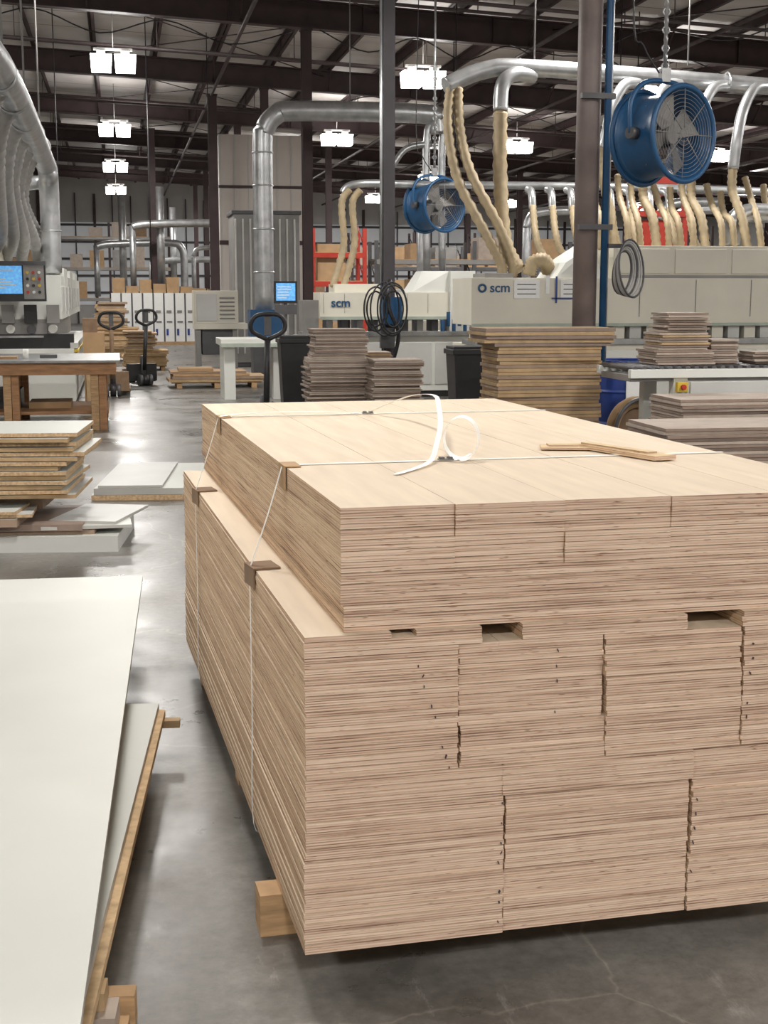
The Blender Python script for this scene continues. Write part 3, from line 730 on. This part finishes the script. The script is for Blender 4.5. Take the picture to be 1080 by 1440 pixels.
def hose(pts,r=.06): b.tube(pts,r,m_tan,10,.12,sub=10,step=.05)
hose([(4.42,18.1,4.3),(4.36,18,3.8),(4.45,17.8,3.1),(4.75,17.5,2.4),(4.95,17.4,1.98),(4.95,17.4,1.82)],.065)
hose([(4.52,18.1,4.3),(4.52,18,3.8),(4.62,17.8,3.2),(4.95,17.5,2.45),(5.1,17.4,2.0),(5.1,17.4,1.82)],.065)
b.tube([(5.08,Y-.2,4.0),(5.06,Y-.3,3.2),(5.05,17.6,2.3),(5.2,17.4,1.9)],.095,m_tan,14,.10,sub=10,step=.055)
hose([(5.3,17.3,1.84),(5.35,17.3,2.0),(5.5,17.3,2.03),(5.6,17.4,1.9)],.09)
for i in range(9):
    xx=5.92+i*.30; hose([(xx,19.2,2.85),(xx-.02,19.0,2.5),(xx-.06,18.6,2.2),(xx-.05,17.8,1.85)],.05)
for xx,ze in elb: hose([(xx-.16,17.9,ze+.05),(xx-.18,17.85,ze-.3),(xx-.13,17.6,2.6),(xx-.14,17.4,2.15)],.062)
for i,xx in enumerate((6.32,6.70,6.88,7.28,7.46,7.62,8.05,8.22,8.62,8.85,9.2,9.5)):
    top=(3.2,3.2,3.15,3.1,3.05,3.2,3.1,3.0,3.2,3.1,3.2,3.1)[i]
    hose([(xx+random.uniform(-.05,.05),17.95,top),(xx+.03,17.85,top-.3),(xx+random.uniform(-.03,.03),17.5,2.55),(xx,17.4,2.18)],.045)
# pair on mid machine
for xx in (3.45,3.62): hose([(xx+.15,21.3,3.2),(xx+.02,21.3,3.0),(xx+.05,21.3,2.4),(xx-.05,21.25,2.0),(xx-.15,21.2,1.7)],.055)
b.build("dust_extraction_hoses",parent=vd2)
# central big duct
b=MB(); x,y=C(-2.27,26)
xe,ye=C(1.0,26.4)
b.tube([(x,y,1.2),(x,y,4.2),(x+.05,y,4.62),(x+.25,y,4.88),(x+.65,y,4.97),(xe-.3,ye,4.95),(xe,ye,4.85),(xe+.05,ye,4.6)],.185,m_duct,20,sub=6)
for z in (2.0,2.8,3.6,4.2): b.torus((x,y,z),(0,0,1),.19,.016,m_duct,22,6)
b.box(x-.3,y-.3,.8,x+.3,y+.3,1.3,m_blue)
b.box(x-.25,y-.25,0,x+.25,y+.25,.8,m_dgray)
for q in (0,.3): b.tube([(xe-.1+q,ye,4.75),(xe-.2+q,ye,4.4),(xe-.2+q,ye-.1,2.0)],.07,m_duct,12,sub=4)
b.tube([(xe-.9,ye,3.9),(xe-.6,ye,4.3),(xe-.1,ye,4.4)],.06,m_duct,12,sub=4); b.cyl((xe-.9,ye,3.9),(xe-.9,ye,1.6),.06,m_duct,12)
b.cyl(((x+xe)/2,(y+ye)/2,5.1),((x+xe)/2,(y+ye)/2,7.3),.012,m_gray,5)
b.build("extraction_duct")

# ------------------------------------------------------------------ fans
def fan(x,y,z,R,L,ang,topz):
    b=MB(); ax=Vector((math.sin(ang),-math.cos(ang),0)); c=Vector((x,y,z))
    u=Vector((math.cos(ang),math.sin(ang),0)); w=Vector((0,0,1))
    prof=[(-L/2,R*1.05),(-L/2+.03,R*.97),(-L*.2,R*.92),(L*.2,R*.92),(L/2-.03,R*.97),(L/2,R*1.05),(L/2,R*1.0),(L*.2,R*.89),(-L*.2,R*.89),(-L/2,R*1.0),(-L/2,R*1.05)]
    seg=36; vs=[];fs=[]
    for t,r in prof:
        for k in range(seg):
            a=2*math.pi*k/seg; vs.append(c+ax*t+(u*math.cos(a)+w*math.sin(a))*r)
    for i in range(len(prof)-1):
        for k in range(seg):
            k2=(k+1)%seg; fs.append((i*seg+k,i*seg+k2,(i+1)*seg+k2,(i+1)*seg+k))
    b.add(vs,fs,m_blue,True)
    for e in (-L/2,L/2):
        b.torus(c+ax*e,ax,R*1.06,.024,m_blue,36,8)
        for q in range(1,12): b.torus(c+ax*(e*1.02),ax,R*q/11.5,.0022,m_gray,28,4)
        for k in range(8):
            a=2*math.pi*k/8; d=u*math.cos(a)+w*math.sin(a)
            b.cyl(c+ax*(e*1.03)+d*.05,c+ax*(e*1.0)+d*R,.004,m_gray,5)
    b.cyl(c-ax*L*.42,c+ax*L*.1,.10,m_dgray,18); b.cyl(c+ax*L*.1,c+ax*L*.25,.075,m_gray,18)
    b.cyl(c-ax*L*.5-u*R*.9,c-ax*L*.5+u*R*.9,.02,m_dgray,6)
    for k in range(4):
        a=2*math.pi*k/4+.4; d=u*math.cos(a)+w*math.sin(a); t=ax.cross(d)
        q=[c+d*.07-t*.05+ax*(L*.22),c+d*.07+t*.05+ax*(L*.10),c+d*R*.84+t*.15+ax*(L*.04),c+d*R*.84-t*.11+ax*(L*.26)]
        q2=[p_+ax*.006 for p_ in q]
        b.add(q+q2,[(0,1,2,3),(7,6,5,4),(0,4,5,1),(1,5,6,2),(2,6,7,3),(3,7,4,0)],m_gray)
    # yoke
    b.tube([c-u*R*1.1,c-u*R*1.1+w*R*.7,c-u*R*.7+w*R*1.12,c+w*(R*1.22),c+u*R*.7+w*R*1.12,c+u*R*1.1+w*R*.7,c+u*R*1.1],.022,m_blue,8,sub=4)
    for sg in (-1,1): b.cyl(c+u*sg*R*.9,c+u*sg*R*1.15,.05,m_dgray,12)
    b.box(x-.04,y-.04,z+R*1.2,x+.04,y+.04,z+R*1.5,m_steel)
    b.cyl((x,y,z+R*1.45),(x,y,topz),.018,m_duct,8)
    for q in range(22): b.torus((x,y,z+R*1.55+q*.075),(1,0,0) if q%2 else (0,1,0),.03,.008,m_duct,10,4)
    b.tube([(x-.05,y,z+R*1.4),(x-.2,y,z+R*2),(x-.3,y,z+R*3),(x-.25,y,topz)],.008,m_black,5,sub=5)
    b.build("drum_fan")
x,y=C(2.42,12.1); fan(x,y,2.95,.375,.46,math.radians(38-11),6.9)
x,y=C(.80,22.0); fan(x,y,2.98,.385,.50,math.radians(38-11),6.9)

# ------------------------------------------------------------------ mid/far objects
# gray cabinet collector
x,y=C(-2.55,30)
b=MB(); b.box(x-.72,y,0.1,x+.72,y+1.4,3.3,m_gray)
for i in range(9): b.box(x-.70+i*.16,y-.04,.3,x-.66+i*.16,y,3.2,m_mel2)
b.box(x-.76,y-.03,3.3,x+.76,y+1.45,3.38,m_dgray); b.box(x-.7,y+.05,0,x+.7,y+1.35,.1,m_dgray)
b.build("dust_collector_cabinet",bevel=.01)
b=MB(); px_,py_=2.95,40
b.box(px_,py_,0,px_+2.6,py_+3,6.1,m_part)
for i in range(7): b.box(px_+.02+i*.41,py_-.03,0,px_+.06+i*.41,py_,6.1,m_mel2)
b.box(px_-.02,py_-.05,3.0,px_+2.62,py_,3.12,m_beam); b.box(px_-.02,py_-.05,4.6,px_+2.62,py_,4.68,m_beam); b.build("paint_booth_enclosure")
x,y=C(-3.3,27)
b=MB(); b.box(x-.45,y,1.02,x+.42,y+.7,1.66,m_cream); b.box(x-.40,y-.02,1.06,x+.0,y,1.6,m_mel2); 
for i in range(6): b.box(x+.05,y-.02,1.1+i*.08,x+.35,y,1.13+i*.08,m_gray)
for i in (-.42,.3): b.box(x+i,y+.05,0,x+i+.1,y+.6,1.02,m_gray)
b.box(x-.45,y,.9,x+.6,y+.7,1.02,m_cream); b.box(x-.3,y+.1,.4,x+.3,y+.6,.9,m_dgray)
b.build("control_cabinet",bevel=.01)
# pallets with boards in aisle
x,y=C(-2.95,23.7)
pstack("board_pallet",x,y,[(2,.05,1.6,.9,0,.05,(m_mdf2,m_mdf),m_mdf2),(2,.04,1.3,.8,-.1,.06,(m_pine,m_mdf),m_pine),(1,.05,.6,.6,-.35,.02,m_card,m_card)])
x,y=C(-5.2,29.0); pstack("board_pallet",x+.1,y,[(8,.04,.9,1.0,0,.04,(m_mdf2,m_card),m_mdf2),(10,.04,.6,.9,-.1,.06,(m_mdf2,m_mdf),m_mdf2)])
x,y=C(-6.5,33); pstack("board_pallet",x,y,[(14,.05,1.1,1.0,0,.04,(m_mdf2,m_card),m_mdf2),(12,.05,.7,.9,-.1,.06,(m_mdf2,m_mdf),m_mdf2)])
x,y=C(-4.15,19.6)
b=MB(); b.box(x-.18,y,0,x+.12,y+.5,1.05,m_card); b.box(x-.15,y-.05,0,x+.1,y,.7,m_mdf2); b.box(x-.18,y,1.05,x+.02,y+.4,1.25,m_card2); b.build("cardboard_carton_pile")
# white packaged cabinets
x,y=C(-7.25,43)
b=MB()
for i in range(8):
    xx=x-1.3+i*.33
    b.box(xx,y,.1,xx+.28,y+.8,1.62,m_paper); b.box(xx+.03,y-.01,.30,xx+.10,y,.50,m_blue2); b.box(xx+.05,y-.01,1.0,xx+.2,y,1.08,m_gray); b.box(xx+.05,y-.01,.7,xx+.22,y,.74,m_dgray)
b.box(x-1.3,y+.02,.1,x+1.32,y+.8,1.6,m_dgray)
b.box(x-1.3,y,0,x+1.3,y+.8,.1,m_pine)
for i in range(6): b.box(x-1.25+i*.42,y+.05,1.62,x-.87+i*.42,y+.7,1.62+random.uniform(.2,.5),m_card)
b.build("packaged_cabinet_row")
for i in range(2):
    x,y=C(-5.7-.1*i,46+i*5)
    b=MB()
    for q in range(10): 
        a=random.uniform(-.5,.4); zz=(q//3)*.45
        b.box(x-.75+(q%3)*.5,y,zz,x-.28+(q%3)*.5,y+.6,zz+.43,m_card)
    b.build("carton_stack")
# storage racks
def rack(x,y,n,levels,bw=2.6,mat=m_red,up=m_blue,h=4.6,fill=.8,nm="pallet_rack"):
    b=MB()
    for i in range(n+1):
        for dy in (0,1.0): b.box(x+i*bw-.05,y+dy,0,x+i*bw+.05,y+dy+.08,h,up)
        for q in range(int(h/.8)): b.cyl((x+i*bw,y+.04,.3+q*.8),(x+i*bw,y+1.04,.9+q*.8),.02,up,4)
    for z in levels:
        for dy in (0,1.0): b.box(x,y+dy-.02,z-.12,x+n*bw,y+dy+.03,z,mat)
        b.box(x+.05,y+.05,z,x+n*bw-.05,y+.98,z+.02,m_pine)
    for i in range(n):
        for z in [0]+list(levels):
            for q in range(3):
                w=random.uniform(.5,.75);hh=random.uniform(.35,.95)
                if random.random()<fill and .12+q*.82+w<bw-.06 and (z<levels[-1] or hh<.8):
                    b.box(x+i*bw+.12+q*.82,y+.1,z+.021,x+i*bw+.12+q*.82+w,y+.9,z+.021+hh,random.choice((m_card,m_card,m_card,m_card2,m_mdfg,m_gray)))
    b.build(nm)
x,y=C(-1.75,34); rack(x,y,1,(1.9,2.6),1.3,m_red,m_red,3.2,1)
rack(6.8,36,2,(1.3,2.5),2.7,m_gray,m_dgray,3.0)
rack(-5.5,60,3,(1.4,2.7,4.0),2.6,m_gray,m_beam,4.6)
rack(9,46,4,(1.3,2.5),2.7,m_dgray,m_dgray,3.2)
rack(4.5,58,5,(1.4,2.8),2.7,m_dgray,m_beam,4.2)
rack(20,50,3,(1.4,2.8),2.7,m_gray,m_beam,4.2)
# red lift frame at right
x,y=C(4.15,23.5)
b=MB()
for dx_ in (0,1.0): b.box(x+dx_,y,0,x+dx_+.09,y+.09,3.6-.1*dx_,m_red)
b.box(x,y,3.45,x+1.1,y+.08,3.58,m_red); b.box(x,y-.02,2.9,x+1.1,y+.06,3.0,m_red); b.cyl((x,y+.04,2.9),(x+1,y+.04,3.5),.03,m_red,6)
b.box(x+.3,y+.1,2.3,x+.95,y+.5,2.85,m_red); b.box(x+.35,y+.1,0,x+.9,y+.5,2.3,m_dgray)
b.build("red_lift_frame")
# far machinery and ducts in aisle background
for i,(xc,yc,w,h) in enumerate(((-7.5,52,1.6,1.6),(.6,30,1.6,1.7),(2.6,27,1.8,1.5),(5.0,26,2.0,1.6),(6.5,32,2,1.8))):
    x,y=C(xc,yc); b=MB(); b.box(x-w/2,y,.1,x+w/2,y+1,h*.6,m_cream); b.box(x-w*.4,y+.2,h*.6,x+w*.35,y+.9,h,m_white if i%2 else m_gray); b.box(x-w*.45,y+.1,0,x+w*.45,y+.9,.1,m_dgray)
    b.box(x-w*.2,y-.02,h*.65,x+w*.1,y+.2,h*.9,m_dgray); b.cyl((x+w*.2,y+.5,h),(x+w*.2,y+.5,h+1.4),.09,m_duct,10); b.tube([(x+w*.2,y+.5,h+1.4),(x+w*.2+.2,y+.5,h+1.7),(x+w*.2+1.2,y+.5,h+1.75)],.09,m_duct,10,sub=4)
    b.build("woodworking_machine",bevel=.01)
b=MB()
for (xc,yc,z) in ((-8.5,48,3.2),(-6.6,44.5,3.7),(-7.8,55,2.8)):
    x,y=C(xc,yc); b.tube([(x-1.5,y,z-.0),(x-1.0,y,z+.1),(x+1.0,y,z+.15),(x+1.4,y,z),(x+1.5,y,z-.4),(x+1.5,y,1.7)],.13,m_duct,12,sub=5)
    b.cyl((x-1.5,y,1.5),(x-1.5,y,z+.05),.10,m_duct,10); b.cyl((x-.6,y+.3,1.5),(x-.6,y+.3,5.0),.13,m_duct,12)
b.build("far_duct_run")

# ------------------------------------------------------------------ world + camera
w=bpy.data.worlds.new("World"); S.world=w; w.use_nodes=True
w.node_tree.nodes["Background"].inputs[0].default_value=(.8,.86,1,1); w.node_tree.nodes["Background"].inputs[1].default_value=.5
cam=bpy.data.cameras.new("camera"); co=bpy.data.objects.new("camera",cam); COL.objects.link(co)
co.location=(0,0,1.6); co.rotation_euler=(math.radians(90-9.18),0,math.radians(-11))
cam.sensor_fit='VERTICAL'; cam.sensor_height=36; cam.lens=1900/1440*36; cam.clip_end=300
S.camera=co
S.view_settings.view_transform='Standard'
S.view_settings.exposure=-0.12
